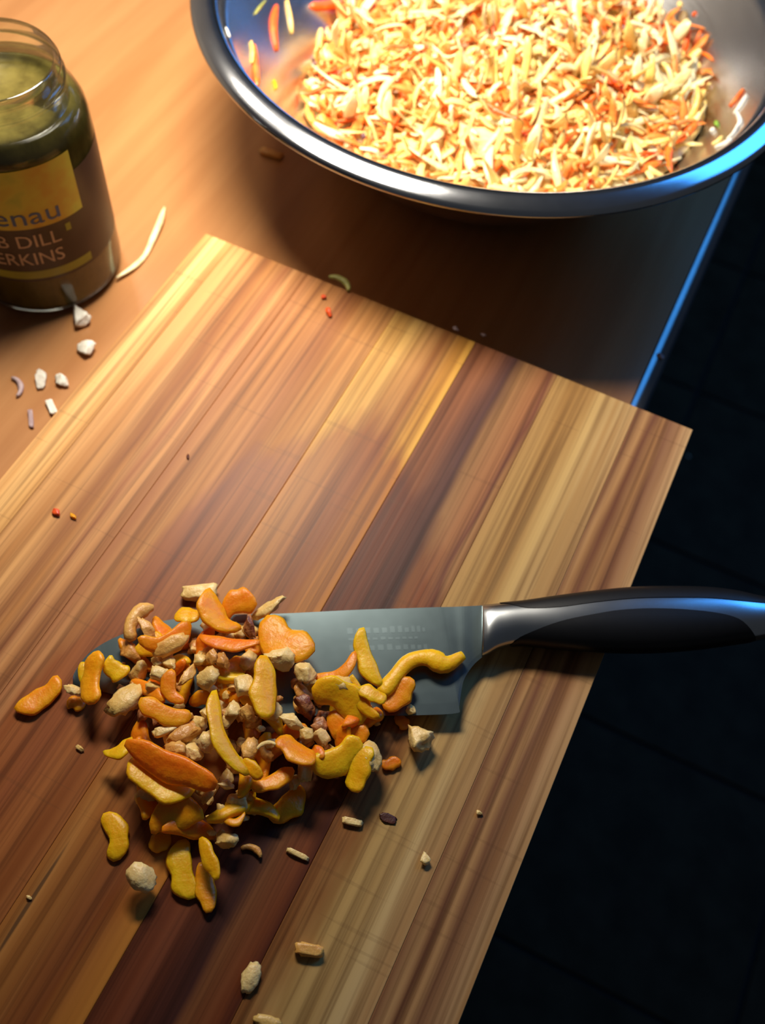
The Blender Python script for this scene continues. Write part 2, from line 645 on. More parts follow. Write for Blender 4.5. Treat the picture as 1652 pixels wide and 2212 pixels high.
def build_slaw():
    rnd = random.Random(5)
    # the uncountable mass below the top layer
    bm = bmesh.new()
    rings = 16
    seg = 48
    rows = []
    for i in range(rings + 1):
        row = []
        for j in range(seg):
            a = 2 * math.pi * j / seg
            u = i / rings
            rad = u * 0.168
            x, y = rad * math.cos(a), rad * math.sin(a)
            # follow the surface out until it meets the steel
            for _ in range(60):
                z = slaw_z(x, y) - 0.004
                lim = wall_r(max(z, 0.001)) - 0.0015
                if math.hypot(x, y) <= lim:
                    break
                x *= 0.985
                y *= 0.985
            row.append(bm.verts.new((x, y, max(0.002, slaw_z(x, y) - 0.004))))
        rows.append(row)
    for i in range(rings):
        for j in range(seg):
            try:
                bm.faces.new((rows[i][j], rows[i + 1][j], rows[i + 1][(j + 1) % seg], rows[i][(j + 1) % seg]))
            except ValueError:
                pass
    bmesh.ops.remove_doubles(bm, verts=bm.verts, dist=1e-5)
    for f in bm.faces:
        f.material_index = 3
    nf = len(bm.faces)
    for k in range(1400):
        L = rnd.uniform(0.016, 0.040)
        edge = k % 4 == 0
        x, y, z = slaw_spot(rnd, 0.002, edge)
        path = shred_path(rnd, L * (.7 if edge else 1), 2.2, 6)
        yaw = math.atan2(y, x) + math.pi / 2 + rnd.uniform(-.5, .5) if edge else rnd.uniform(0, 6.28)
        R = Euler((rnd.uniform(-.6, .6), rnd.uniform(-.6, .6), yaw)).to_matrix()
        o = Vector((x, y, z - rnd.uniform(0.000, 0.005)))
        if not all(in_bowl(R @ p + o, 0.0035) for p in path):
            continue
        n0 = len(bm.faces)
        ribbon(bm, [R @ p + o for p in path], rnd.uniform(0.0032, 0.0070), rnd.uniform(0.001, 0.002), R @ Vector((0, 0, 1)), 5, k, 0.4, rnd.uniform(-1.5, 1.5))
        bm.faces.ensure_lookup_table()
        q = rnd.random()
        mi = 0 if q < .36 else 1 if q < .58 else 2
        for f in bm.faces[n0:]:
            f.material_index = mi
    s = from_bm('slaw', bm, MAT['cabbage'], None)
    for m in (MAT['cabbage2'], MAT['carrot2'], MAT['cabbage']):
        s.data.materials.append(m)
    s.location = (CX, CY, ZC)
    tag(s, 'tangled mass of shredded cabbage and carrot slaw filling the steel bowl', 'slaw', None, 'stuff')

    kinds = [
        ('cabbage_shred', 130, 'cabbage', (.026, .056), (.0036, .0080), (.0011, .0018), 3.0,
         'butter-coloured cabbage shred', 'cabbage', 'dressed cabbage shreds on the slaw'),
        ('cabbage_shred', 100, 'cabbage2', (.024, .050), (.0038, .0090), (.0011, .0018), 2.4,
         'whitish cabbage shred', 'cabbage', 'whitish cabbage shreds on the slaw'),
        ('carrot_shred', 110, 'carrot', (.020, .042), (.0032, .0058), (.0018, .0028), 1.2,
         'bright orange carrot shred', 'carrot', 'bright carrot shreds on the slaw'),
        ('carrot_shred', 100, 'carrot2', (.020, .040), (.0034, .0064), (.0016, .0026), 1.6,
         'pale orange dressed carrot shred', 'carrot', 'coated carrot shreds on the slaw'),
        ('onion_shred', 10, 'purple', (.010, .018), (.0024, .004), (.0012, .0018), 2.0,
         'purple onion shred', 'onion', 'purple onion shreds on the slaw'),
        ('nut_piece', 16, 't', (.010, .016), (.005, .008), (.004, .006), 0.5,
         'tan nut piece', 'nut', 'nut pieces in the slaw'),
    ]
    for ki, (nm, cnt, mat, Ls, ws, ths, curl, lab, cat, grp) in enumerate(kinds):
        meshes = []
        for v in range(12):
            r2 = random.Random(100 * ki + v)
            me = shred_mesh(nm, 100 * ki + v, r2.uniform(*Ls), r2.uniform(*ws), r2.uniform(*ths), curl, r2.uniform(-2, 2))
            me.materials.append(MAT[mat])
            meshes.append(me)
        for k in range(cnt):
            o = bpy.data.objects.new(nm, rnd.choice(meshes))
            COL.objects.link(o)
            for _ in range(40):
                edge = rnd.random() < 0.2
                x, y, z = slaw_spot(rnd, 0.0, edge)
                yaw = math.atan2(y, x) + math.pi / 2 + rnd.uniform(-.5, .5) if edge else rnd.uniform(0, 6.28)
                loc = Vector((x, y, z + rnd.uniform(0.0005, 0.0045)))
                rot = Euler((rnd.uniform(-.45, .45), rnd.uniform(-.45, .45), yaw))
                if nm == 'carrot_shred' and x > rnd.uniform(-0.02, 0.35):
                    continue
                R = rot.to_matrix()
                if all(in_bowl(R @ v.co + loc) for v in o.data.vertices):
                    break
            o.location = loc + Vector((CX, CY, ZC))
            o.rotation_euler = rot
            rr = math.hypot(loc.x, loc.y)
            if rr < 0.055:
                where = 'in the middle of the slaw'
            elif loc.y < -abs(loc.x):
                where = 'near the front rim of the slaw'
            elif loc.x > abs(loc.y):
                where = 'at the right side of the slaw'
            elif loc.x < -abs(loc.y):
                where = 'at the left side of the slaw'
            else:
                where = 'at the far side of the slaw'
            tag(o, ('long ' if max(o.dimensions) > 0.034 else 'short ') + lab + ' ' + where, cat, grp)


build_slaw()

WALL = [
([(-0.3166,0.5453,0.0421),(-0.3101,0.5295,0.039),(-0.2999,0.5145,0.0336)],0.0058,'k','orange carrot stick clinging upright to the left bowl wall'),
([(-0.3074,0.5763,0.0277),(-0.3023,0.5894,0.023),(-0.2967,0.6022,0.0192)],0.0069,'k','reddish carrot stick lying level high on the left bowl wall'),
([(-0.3016,0.4895,0.0509),(-0.2896,0.4709,0.0528),(-0.2675,0.4351,0.0689)],0.0049,'k','carrot stick low on the left bowl wall by the rim'),
([(-0.2799,0.4389,0.072),(-0.2734,0.4329,0.072),(-0.2677,0.4299,0.072)],0.0040,'k','carrot tip just above the rim of the bowl on the left'),
([(-0.2976,0.5729,0.0164),(-0.292,0.5594,0.011),(-0.2858,0.5422,0.0076)],0.0055,'c','straight cream cabbage sliver standing on the left bowl wall'),
([(-0.316,0.5582,0.0393),(-0.3093,0.5507,0.0324),(-0.3042,0.5431,0.0277)],0.0029,'c','thin tan cabbage thread high on the left bowl wall'),
([(-0.3203,0.538,0.0487),(-0.3181,0.5252,0.0506),(-0.3162,0.5171,0.0519)],0.0020,'g','fine greenish thread at the top of the left bowl wall'),
([(-0.3096,0.4694,0.072),(-0.3061,0.4662,0.072),(-0.3019,0.4624,0.072)],0.0035,'w','white crumb stuck beside the left rim inside the bowl'),
([(-0.3037,0.4899,0.0531),(-0.2981,0.4818,0.0528),(-0.2901,0.4675,0.0563)],0.0020,'c','fine pale thread beside the low carrot stick'),
([(-0.2836,0.4811,0.0384),(-0.2813,0.4792,0.0377),(-0.2773,0.4733,0.039)],0.0026,'o','amber speck low on the left bowl wall'),
([(-0.1038,0.6958,0.034),(-0.1048,0.69,0.0264),(-0.1084,0.6852,0.0201)],0.0058,'k','carrot stick pointing down on the far bowl wall, left of two'),
([(-0.0974,0.695,0.0365),(-0.0944,0.6876,0.0311),(-0.0924,0.6816,0.0264)],0.0052,'k','carrot stick pointing down on the far bowl wall, right of two'),
([(-0.0578,0.6691,0.044),(-0.0579,0.6624,0.0387),(-0.0586,0.6564,0.0333),(-0.057,0.6472,0.0289)],0.0026,'k','forked carrot strand climbing the right bowl wall'),
([(-0.0581,0.6601,0.0365),(-0.0534,0.653,0.0365),(-0.0474,0.6482,0.0393),(-0.0414,0.6412,0.0415)],0.0026,'k','carrot branch of the forked strand on the right bowl wall'),
([(-0.0743,0.6833,0.0421),(-0.0731,0.68,0.0396),(-0.0725,0.6763,0.0371)],0.0063,'n','brown nut piece stuck alone on the far bowl wall'),
([(-0.0675,0.6803,0.0446),(-0.0661,0.6787,0.0446)],0.0037,'k','orange carrot dot beside the brown nut piece'),
([(-0.082,0.6819,0.0343),(-0.0822,0.6779,0.0302),(-0.0817,0.6733,0.0267)],0.0020,'g','pale green thread on the far bowl wall'),
([(-0.0806,0.6896,0.0434),(-0.078,0.6867,0.0424)],0.0037,'c','cream crumb above the brown nut piece'),
([(-0.015,0.5984,0.0566),(-0.0165,0.5921,0.0535),(-0.0184,0.5871,0.05)],0.0029,'k','orange carrot sliver low on the right bowl wall'),
([(-0.0115,0.5893,0.0594),(-0.0124,0.5804,0.0572),(-0.0138,0.574,0.0553)],0.0029,'w','whitish shred beside the low carrot sliver'),
([(-0.0131,0.5755,0.0563),(-0.0083,0.556,0.0638),(-0.0088,0.5486,0.0645)],0.0029,'w','white curl in the crumbs by the right rim'),
([(-0.0083,0.5275,0.0711),(-0.0108,0.5246,0.0689),(-0.015,0.5288,0.0616)],0.0035,'w','white stick in the crumbs by the right rim'),
([(-0.0086,0.5607,0.0629),(-0.0089,0.5419,0.0657),(-0.0109,0.5342,0.0654)],0.0023,'w','thin white thread in the crumbs by the right rim'),
([(-0.0218,0.5683,0.045),(-0.0221,0.5656,0.0446)],0.0037,'w','round white crumb at the salad edge by the right rim'),
([(-0.0225,0.5773,0.044),(-0.0204,0.5708,0.0465)],0.0029,'l','bright green speck at the salad edge by the right rim'),
([(-0.0141,0.5456,0.0579),(-0.0155,0.5409,0.0572),(-0.0177,0.5404,0.0544)],0.0035,'c','cream crumb at the salad edge by the right rim')
]
for pts, w, c, lab in WALL:
    bm = bmesh.new()
    P = [Vector((p[0], p[1], p[2] + Z0)) for p in pts]
    path = spline(P, 8) if len(P) > 2 else [P[0].lerp(P[1], u / 5) for u in range(6)]
    mid = path[len(path) // 2]
    up = Vector((CX - mid.x, CY - mid.y, 0.10)).normalized()
    ribbon(bm, path, w, min(w * .8, 0.0032), up, 8, len(lab), 0.45, 0.2, 0.1)
    m = {'k': 'carrot', 'c': 'cabbage', 'g': 'g', 'w': 'w', 'o': 'o', 'n': 'n', 'l': 'l'}[c]
    nm = {'k': 'carrot_shred', 'c': 'cabbage_shred', 'g': 'leaf_thread', 'w': 'crumb', 'o': 'crumb', 'n': 'nut_piece', 'l': 'leaf_scrap'}[c]
    cat = {'k': 'carrot', 'c': 'cabbage', 'g': 'leaf', 'w': 'crumb', 'o': 'crumb', 'n': 'nut', 'l': 'leaf'}[c]
    o = from_bm(nm, bm, MAT[m])
    ctr = sum((v.co for v in o.data.vertices), Vector()) / len(o.data.vertices)
    o.data.transform(Matrix.Translation(-ctr))
    o.location = ctr
    tag(o, lab, cat, 'scraps stuck to the bowl wall')

# ------------------------------------------------------------------ gherkin jar
JX, JY = -0.3610, 0.3285
JR = 0.0450


def cyl_patch(r, a0, a1, z0, z1, n=40, skew=None, zn=4):
    bm = bmesh.new()
    rows = []
    for j in range(zn + 1):
        z = z0 + (z1 - z0) * j / zn
        rows.append([bm.verts.new((r * math.cos(a0 + (a1 - a0) * i / n), r * math.sin(a0 + (a1 - a0) * i / n), z)) for i in range(n + 1)])
    for j in range(zn):
        for i in range(n):
            bm.faces.new((rows[j][i], rows[j][i + 1], rows[j + 1][i + 1], rows[j + 1][i]))
    return bm


def wrap_text(body, size, width, r, th_right, z, mat, parent, name):
    cu = bpy.data.curves.new(name, 'FONT')
    cu.body = body
    cu.size = size
    cu.resolution_u = 3
    tmp = bpy.data.objects.new(name, cu)
    COL.objects.link(tmp)
    dg = bpy.context.evaluated_depsgraph_get()
    me = bpy.data.meshes.new_from_object(tmp.evaluated_get(dg))
    bpy.data.objects.remove(tmp)
    xs = [v.co.x for v in me.vertices]
    s = width / (max(xs) - min(xs))
    mx = max(xs)
    for v in me.vertices:
        a = th_right + (v.co.x - mx) * s / r
        v.co = Vector((r * math.cos(a), r * math.sin(a), z + v.co.y))
    return new_obj(name, me, mat, parent, False)


def build_jar():
    root = empty('gherkin_jar', (JX, JY, ZC))
    tag(root, 'open glass jar of gherkins in cloudy brine with a dark label', 'jar')
    k = JR
    outer = [(0, 0.0004), (0.034, 0.0002), (0.0410, 0.0014), (0.0440, 0.0048), (k, 0.0090), (k, 0.1070), (0.0442, 0.1130), (0.0418, 0.1190),
             (0.0380, 0.1235), (0.0362, 0.1265), (0.0358, 0.1290), (0.0374, 0.1300), (0.0378, 0.1314), (0.0370, 0.1326), (0.0358, 0.1332),
             (0.0357, 0.1365), (0.0368, 0.1374), (0.0366, 0.1384), (0.0356, 0.1390), (0.0355, 0.1408), (0.0346, 0.1420), (0.0336, 0.1416)]
    inner = [(0.0330, 0.1400), (0.0330, 0.1275), (0.0352, 0.1225), (0.0388, 0.1165), (0.0416, 0.1090), (0.0425, 0.1030), (0.0425, 0.0080), (0.038, 0.0045), (0, 0.0040)]
    from_bm('glass', lathe_bm(outer + inner, 96), MAT['glass'], root)
    # brine fills the jar up to its shoulder
    br = [(0, 0.0010), (0.0390, 0.0016), (0.0430, 0.0055), (0.0444, 0.010), (0.0444, 0.107), (0.0434, 0.1125), (0.0405, 0.1180), (0.0380, 0.1196), (0.0372, 0.1192), (0, 0.1190)]
    b = from_bm('brine', lathe_bm(br, 72), MAT['brine'], root)
    b['label'] = 'cloudy olive brine'
    D = math.radians
    r1 = k + 0.00012
    lab = from_bm('label', cyl_patch(r1, D(-150), D(62), 0.031, 0.095, 80), MAT['lab_dark'], root)
    lab['label'] = 'dark brown wrap-around paper label'
    from_bm('picture_panel', cyl_patch(r1 + 0.00012, D(-140), D(-7), 0.0700, 0.1085, 60), MAT['lab_green'], lab)
    from_bm('lime_stripe', cyl_patch(r1 + 0.00012, D(-150), D(-10), 0.0332, 0.0390, 60, zn=1), MAT['lab_stripe'], lab)
    from_bm('leaf_mark', cyl_patch(r1 + 0.0002, D(-24), D(-20), 0.0615, 0.0665, 4, zn=1), MAT['lab_stripe'], lab)
    wrap_text('enau', 0.0165, 0.036, r1 + 0.0003, D(-25), 0.0730, MAT['lab_blue'], lab, 'lettering')
    wrap_text('HERB DILL', 0.0125, 0.058, r1 + 0.0003, D(-29), 0.0570, MAT['lab_white'], lab, 'lettering')
    wrap_text('GHERKINS', 0.0125, 0.056, r1 + 0.0003, D(-30), 0.0442, MAT['lab_white'], lab, 'lettering')
    return root


build_jar()

# ------------------------------------------------------------------ kitchen knife
BLADE = [
(-0.1786,0.1005,0.0015,-0.1774,0.0986),
(-0.1799,0.1041,0.0015,-0.1745,0.0996),
(-0.1798,0.1126,0.0017,-0.1673,0.1012),
(-0.177,0.1202,0.0019,-0.1585,0.1031),
(-0.1714,0.1287,0.0023,-0.1481,0.106),
(-0.1598,0.1416,0.0028,-0.1336,0.1104),
(-0.1491,0.1496,0.0033,-0.1203,0.1146),
(-0.1341,0.1587,0.0039,-0.1044,0.1205),
(-0.107,0.1732,0.0049,-0.0774,0.1321),
(-0.0801,0.1885,0.0059,-0.051,0.1448),
(-0.0566,0.2013,0.0068,-0.0304,0.1552),
(-0.0448,0.2077,0.0073,-0.0147,0.164),
(-0.0409,0.2098,0.0074,-0.0147,0.1671),
(-0.0369,0.2119,0.0075,-0.0167,0.1743),
(-0.033,0.2141,0.0077,-0.018,0.1809),
(-0.0291,0.2163,0.0078,-0.0169,0.1889),
(-0.0248,0.2188,0.008,-0.0147,0.1946)
]
HANDLE = [
(-0.0253,0.2187,0.0082,-0.0251,0.2173,-0.015,0.1933,-0.0151,0.1946,0.0055),
(-0.0224,0.2204,0.0083,-0.0222,0.2187,-0.0126,0.1958,-0.0127,0.1973,0.0068),
(-0.0167,0.2241,0.0085,-0.0164,0.222,-0.0081,0.2016,-0.0081,0.2033,0.0072),
(-0.008,0.2296,0.0087,-0.006,0.2227,-0.0016,0.2115,0.0001,0.2092,0.0078),
(0.0053,0.239,0.0092,0.0079,0.2294,0.01,0.2237,0.0145,0.2145,0.0088),
(0.0206,0.2495,0.0097,0.023,0.2395,0.0247,0.2346,0.0307,0.2211,0.0096),
(0.0363,0.2596,0.0101,0.0383,0.2492,0.04,0.2441,0.0467,0.2283,0.01),
(0.0525,0.2683,0.0106,0.0542,0.2577,0.0559,0.2523,0.0624,0.2366,0.01),
(0.069,0.2761,0.0111,0.0704,0.2657,0.0721,0.2597,0.0777,0.2461,0.0097),
(0.0818,0.2805,0.0115,0.0828,0.2706,0.0849,0.2629,0.0891,0.254,0.0094),
(0.0917,0.2827,0.0117,0.0921,0.2746,0.0959,0.2604,0.0977,0.2601,0.009),
(0.0994,0.2843,0.012,0.0993,0.278,0.1032,0.2626,0.1043,0.265,0.0085),
(0.1061,0.2854,0.0121,0.1056,0.2809,0.109,0.2671,0.11,0.2695,0.0075),
(0.1106,0.2837,0.0122,0.1104,0.2808,0.1123,0.273,0.1129,0.2744,0.0045)
]


def build_knife():
    tip = Vector((BLADE[0][0], BLADE[0][1], Z0))
    root = empty('kitchen_knife', tip)
    tag(root, 'broad steel kitchen knife with black handle lying under the chopped heap', 'knife')
    # resample the blade outline
    sp = spline([(r[0], r[1], r[2]) for r in BLADE], 60)
    ed = spline([(r[3], r[4], r[2]) for r in BLADE], 60)
    bm = bmesh.new()
    top, bot = [], []
    m = 10
    for s, e in zip(sp, ed):
        ta, ba = [], []
        for j in range(m + 1):
            u = j / m
            p = s.lerp(e, u) - Vector((tip.x, tip.y, 0))
            th = 0.0011 * (1 - u) ** 0.8 + 0.0001
            ta.append(bm.verts.new((p.x, p.y, p.z + th)))
            ba.append(bm.verts.new((p.x, p.y, p.z - th)))
        top.append(ta)
        bot.append(ba)
    n = len(top)
    for i in range(n - 1):
        for j in range(m):
            bm.faces.new((top[i][j], top[i][j + 1], top[i + 1][j + 1], top[i + 1][j]))
            bm.faces.new((bot[i][j], bot[i + 1][j], bot[i + 1][j + 1], bot[i][j + 1]))
        for j in (0, m):
            bm.faces.new((top[i][j], top[i + 1][j], bot[i + 1][j], bot[i][j]))
    for i in (0, n - 1):
        for j in range(m):
            bm.faces.new((top[i][j], bot[i][j], bot[i][j + 1], top[i][j + 1]))
    bl = from_bm('blade', bm, MAT['blade'], root)
    for p in bl.data.polygons:
        p.use_smooth = False

    # faint worn etching near the heel: three rows of marks
    def on_blade(u, v):
        """u from tip to heel, v from spine to edge"""
        k = u * (n - 1)
        i = min(int(k), n - 2)
        f = k - i
        p = sp[i].lerp(sp[i + 1], f).lerp(ed[i].lerp(ed[i + 1], f), v) - Vector((tip.x, tip.y, 0))
        return Vector((p.x, p.y, p.z + 0.0011 * (1 - v) ** 0.8 + 0.0001 + 0.00006))
    rnd = random.Random(3)
    for row, (u0, u1, v0, v1, cnt) in enumerate([(0.555, 0.655, 0.17, 0.235, 11), (0.555, 0.640, 0.27, 0.30, 10), (0.555, 0.655, 0.34, 0.40, 10)]):
        bm = bmesh.new()
        for q in range(cnt):
            a = u0 + (u1 - u0) * q / cnt
            b = a + (u1 - u0) / cnt * 0.62
            va = v0 + rnd.uniform(0, .35) * (v1 - v0)
            fs = [bm.verts.new(on_blade(*c)) for c in ((a, va), (b, va), (b, v1), (a, v1))]
            bm.faces.new(fs)
        et = from_bm('etched_mark', bm, MAT['etch'], bl, False)

    # handle core: rounded section between the two outlines
    def section(h, t0, t1, lift, k=18, both=True):
        T, B = Vector((h[0], h[1])), Vector((h[7], h[8]))
        mid, half = (T + B) / 2, (T - B) / 2
        zc, hh = h[2], h[9]
        pts = []
        if both:
            for j in range(k):
                a = 2 * math.pi * j / k
                ca, sa = math.cos(a), math.sin(a)
                # slightly squared section
                ca = math.copysign(abs(ca) ** 0.85, ca)
                sa = math.copysign(abs(sa) ** 0.85, sa)
                p = mid + half * ca
                pts.append(Vector((p.x - tip.x, p.y - tip.y, zc + hh * sa)))
        return pts

    def interp(n):
        cols = []
        for c in range(10):
            s = spline([(r[c], 0, 0) for r in HANDLE], n)
            cols.append([v.x for v in s])
        return [[cols[c][i] for c in range(10)] for i in range(n)]
    HR = interp(66)
    bm = bmesh.new()
    loft_rings(bm, [section(h, 0, 1, 0, 24) for h in HR])
    core = from_bm('handle_frame', bm, MAT['bolster'], root)
    core['label'] = 'satin steel bolster and handle spine'

    def grip(name, rows, ca, cb, lift):
        """a proud black inlay between two lines on the handle surface, on both sides"""
        bm = bmesh.new()
        k = 12
        grid = []
        for h in rows:
            T, B = Vector((h[0], h[1])), Vector((h[7], h[8]))
            mid, half = (T + B) / 2, (T - B) / 2
            L2 = half.length_squared
            pa, pb = Vector((h[ca], h[ca + 1])), Vector((h[cb], h[cb + 1]))
            ta = max(-1, min(1, (pa - mid).dot(half) / L2))
            tb = max(-1, min(1, (pb - mid).dot(half) / L2))
            if ca == 0:
                ta = 1.0
            if cb == 7:
                tb = -1.0
            aa, ab = math.acos(ta), math.acos(tb)
            ring = []
            seq = [aa + (ab - aa) * q / k for q in range(k + 1)]
            up = []
            for a in seq:
                c_, s_ = math.cos(a), math.sin(a)
                c_ = math.copysign(abs(c_) ** 0.85, c_)
                s_ = abs(s_) ** 0.85
                p = mid + half * (c_ * (1 + lift / half.length))
                up.append((p.x - tip.x, p.y - tip.y, h[2], (h[9] + lift) * s_))
            grid.append(up)
        vt = [[bm.verts.new((x, y, z + d)) for x, y, z, d in row] for row in grid]
        vb = [[bm.verts.new((x, y, z - d)) for x, y, z, d in row] for row in grid]
        for vs in (vt, vb):
            for i in range(len(vs) - 1):
                for j in range(k):
                    bm.faces.new((vs[i][j], vs[i + 1][j], vs[i + 1][j + 1], vs[i][j + 1]))
        bmesh.ops.remove_doubles(bm, verts=bm.verts, dist=1e-6)
        g = from_bm(name, bm, MAT['grip'], root)
        return g
    grip('back_grip', HR[9:62], 0, 3, 0.00025)
    grip('belly_grip', HR[11:53], 5, 7, 0.00035)
    return root


build_knife()

# ------------------------------------------------------------------ chopped apricots and nuts
APR = [
(-0.1869,0.0871,0.004,0.0232,0.0092,1.196,'o',0.1,'orange apricot strip lying on the board beyond the knife tip, leftmost of the heap'),
(-0.1673,0.1025,0.0106,0.0251,0.0096,-1.0793,'o',0.1,'plump orange apricot wedge propped upright across the knife tip'),
(-0.1709,0.1014,0.0095,0.0167,0.0044,-0.8237,'y',0,'thin yellow apricot sliver leaning on the knife tip'),
(-0.1712,0.0922,0.0056,0.0086,0.0063,0.1372,'o',0,'stubby orange apricot bit below the knife tip'),
(-0.1618,0.1118,0.0084,0.012,0.0079,-0.1237,'y',0.2,'short yellow apricot curl beside the knife tip wedge'),
(-0.1453,0.1474,0.0128,0.0116,0.009,0.4358,'y',0,'small round yellow apricot piece below the nut stick'),
(-0.1331,0.1535,0.015,0.0251,0.0116,-0.4625,'o',0.2,'broad amber apricot slice at the heap top under the nut stick'),
(-0.1277,0.1641,0.0128,0.0165,0.0111,0.7733,'o',-0.2,'orange apricot flap at the far rim of the heap'),
(-0.1462,0.1326,0.0139,0.0249,0.0084,0.9534,'o',0.2,'orange apricot strip beside the curled nut near the knife tip'),
(-0.1539,0.1287,0.0095,0.0143,0.0093,1.3118,'y',0.1,'yellow apricot slice tucked under the tan half nut'),
(-0.1197,0.1422,0.0183,0.0283,0.0067,0.2817,'d',0.1,'long deep orange apricot strip across the upper heap'),
(-0.0994,0.1563,0.0139,0.0304,0.0168,-0.2457,'o',0.15,'widest orange apricot slab resting on the blade at the heap edge'),
(-0.0944,0.1302,0.0227,0.03,0.0101,-1.053,'y',0,'flat yellow apricot oval standing upright in the middle of the heap'),
(-0.1001,0.104,0.0216,0.0408,0.007,-0.6995,'y',0.15,'longest yellow apricot strip running down the heap middle'),
(-0.1287,0.1019,0.0172,0.0235,0.0082,0.1432,'o',0.1,'orange apricot finger pointing left in the heap'),
(-0.1317,0.1129,0.0183,0.0167,0.0063,-0.7189,'d',0.2,'deep orange apricot bit between the pale nuts'),
(-0.062,0.1668,0.0139,0.029,0.0073,-0.8065,'y',0.1,'yellow tipped apricot strip lying crosswise on the bare blade'),
(-0.0415,0.1588,0.0106,0.0189,0.0097,1.3679,'o',0,'dark amber apricot wedge at the right end of the heap on the blade'),
(-0.0628,0.1434,0.0117,0.0276,0.0133,-0.0947,'y',-0.1,'large yellow apricot oval beside the blade edge'),
(-0.0548,0.1472,0.0161,0.0231,0.0055,-0.5648,'y',0.1,'narrow yellow apricot strip pointing at the blade edge'),
(-0.0514,0.1505,0.0183,0.0136,0.0065,-0.043,'y',0,'short yellow apricot leaf over the crosswise strip'),
(-0.0703,0.1546,0.0139,0.0225,0.0058,0.9355,'d',0.25,'arched orange apricot strip on the blade'),
(-0.0554,0.1341,0.0095,0.0205,0.0097,-0.0528,'o',0.1,'amber apricot slice just below the blade edge'),
(-0.0524,0.12,0.0106,0.0245,0.0111,1.0134,'y',0.1,'yellow apricot slice at the lower right of the heap'),
(-0.0424,0.1203,0.0084,0.0202,0.0105,-1.4144,'y',0.1,'yellow apricot tongue hanging at the lower right corner of the heap'),
(-0.0692,0.1124,0.0172,0.0197,0.01,-0.1717,'o',0,'shiny orange apricot chunk right of the heap middle'),
(-0.082,0.0974,0.0183,0.0114,0.0054,-0.2533,'y',0,'small yellow apricot bit under the longest strip'),
(-0.113,0.0827,0.0183,0.0439,0.0107,0.029,'d',0.04,'big deep orange apricot sheet on the left lower heap'),
(-0.1156,0.0769,0.0117,0.0306,0.0148,-0.0337,'y',0.1,'broad amber apricot slab under the deep orange sheet'),
(-0.1026,0.0681,0.0095,0.0226,0.0122,0.7053,'o',-0.15,'orange apricot fold at the lower left of the heap'),
(-0.1388,0.081,0.0095,0.0136,0.0068,0.9704,'y',0.3,'yellow apricot curl at the left edge of the heap'),
(-0.1229,0.0511,0.0051,0.0209,0.0086,-0.7821,'y',-0.15,'bowling-pin shaped yellow apricot piece, lowest at the left'),
(-0.0903,0.0513,0.0056,0.0245,0.0094,-0.8388,'y',0.1,'yellow apricot finger at the bottom of the heap, left of the pair'),
(-0.0781,0.0497,0.0062,0.0205,0.0071,-0.8818,'o',0,'orange apricot finger at the very bottom of the heap'),
(-0.0813,0.0593,0.0089,0.0192,0.0055,-0.6685,'y',0,'thin yellow apricot strip behind the bottom pair'),
(-0.0634,0.0947,0.0067,0.0196,0.0093,1.2799,'o',0.1,'amber apricot slice at the bottom right of the heap'),
(-0.0725,0.0986,0.0117,0.0197,0.0073,0.9503,'o',0.1,'amber apricot strip below the shiny chunk'),
(-0.1047,0.0573,0.0067,0.0103,0.0072,1.2382,'o',0.1,'small amber apricot piece above the isolated pale nut'),
(-0.0789,0.0768,0.0117,0.0096,0.0033,0.7888,'o',0.3,'thin orange apricot shaving at the lower heap'),
(-0.0621,0.1165,0.0128,0.0088,0.007,0.9009,'d',0,'small deep orange apricot nub beside the shiny chunk'),
(-0.0316,0.1315,0.004,0.0089,0.005,0.7534,'d',0,'tiny orange apricot scrap below the triangular nut'),
(-0.0356,0.1513,0.0046,0.0081,0.0052,-0.3854,'d',0,'tiny orange apricot scrap against the blade edge')
]
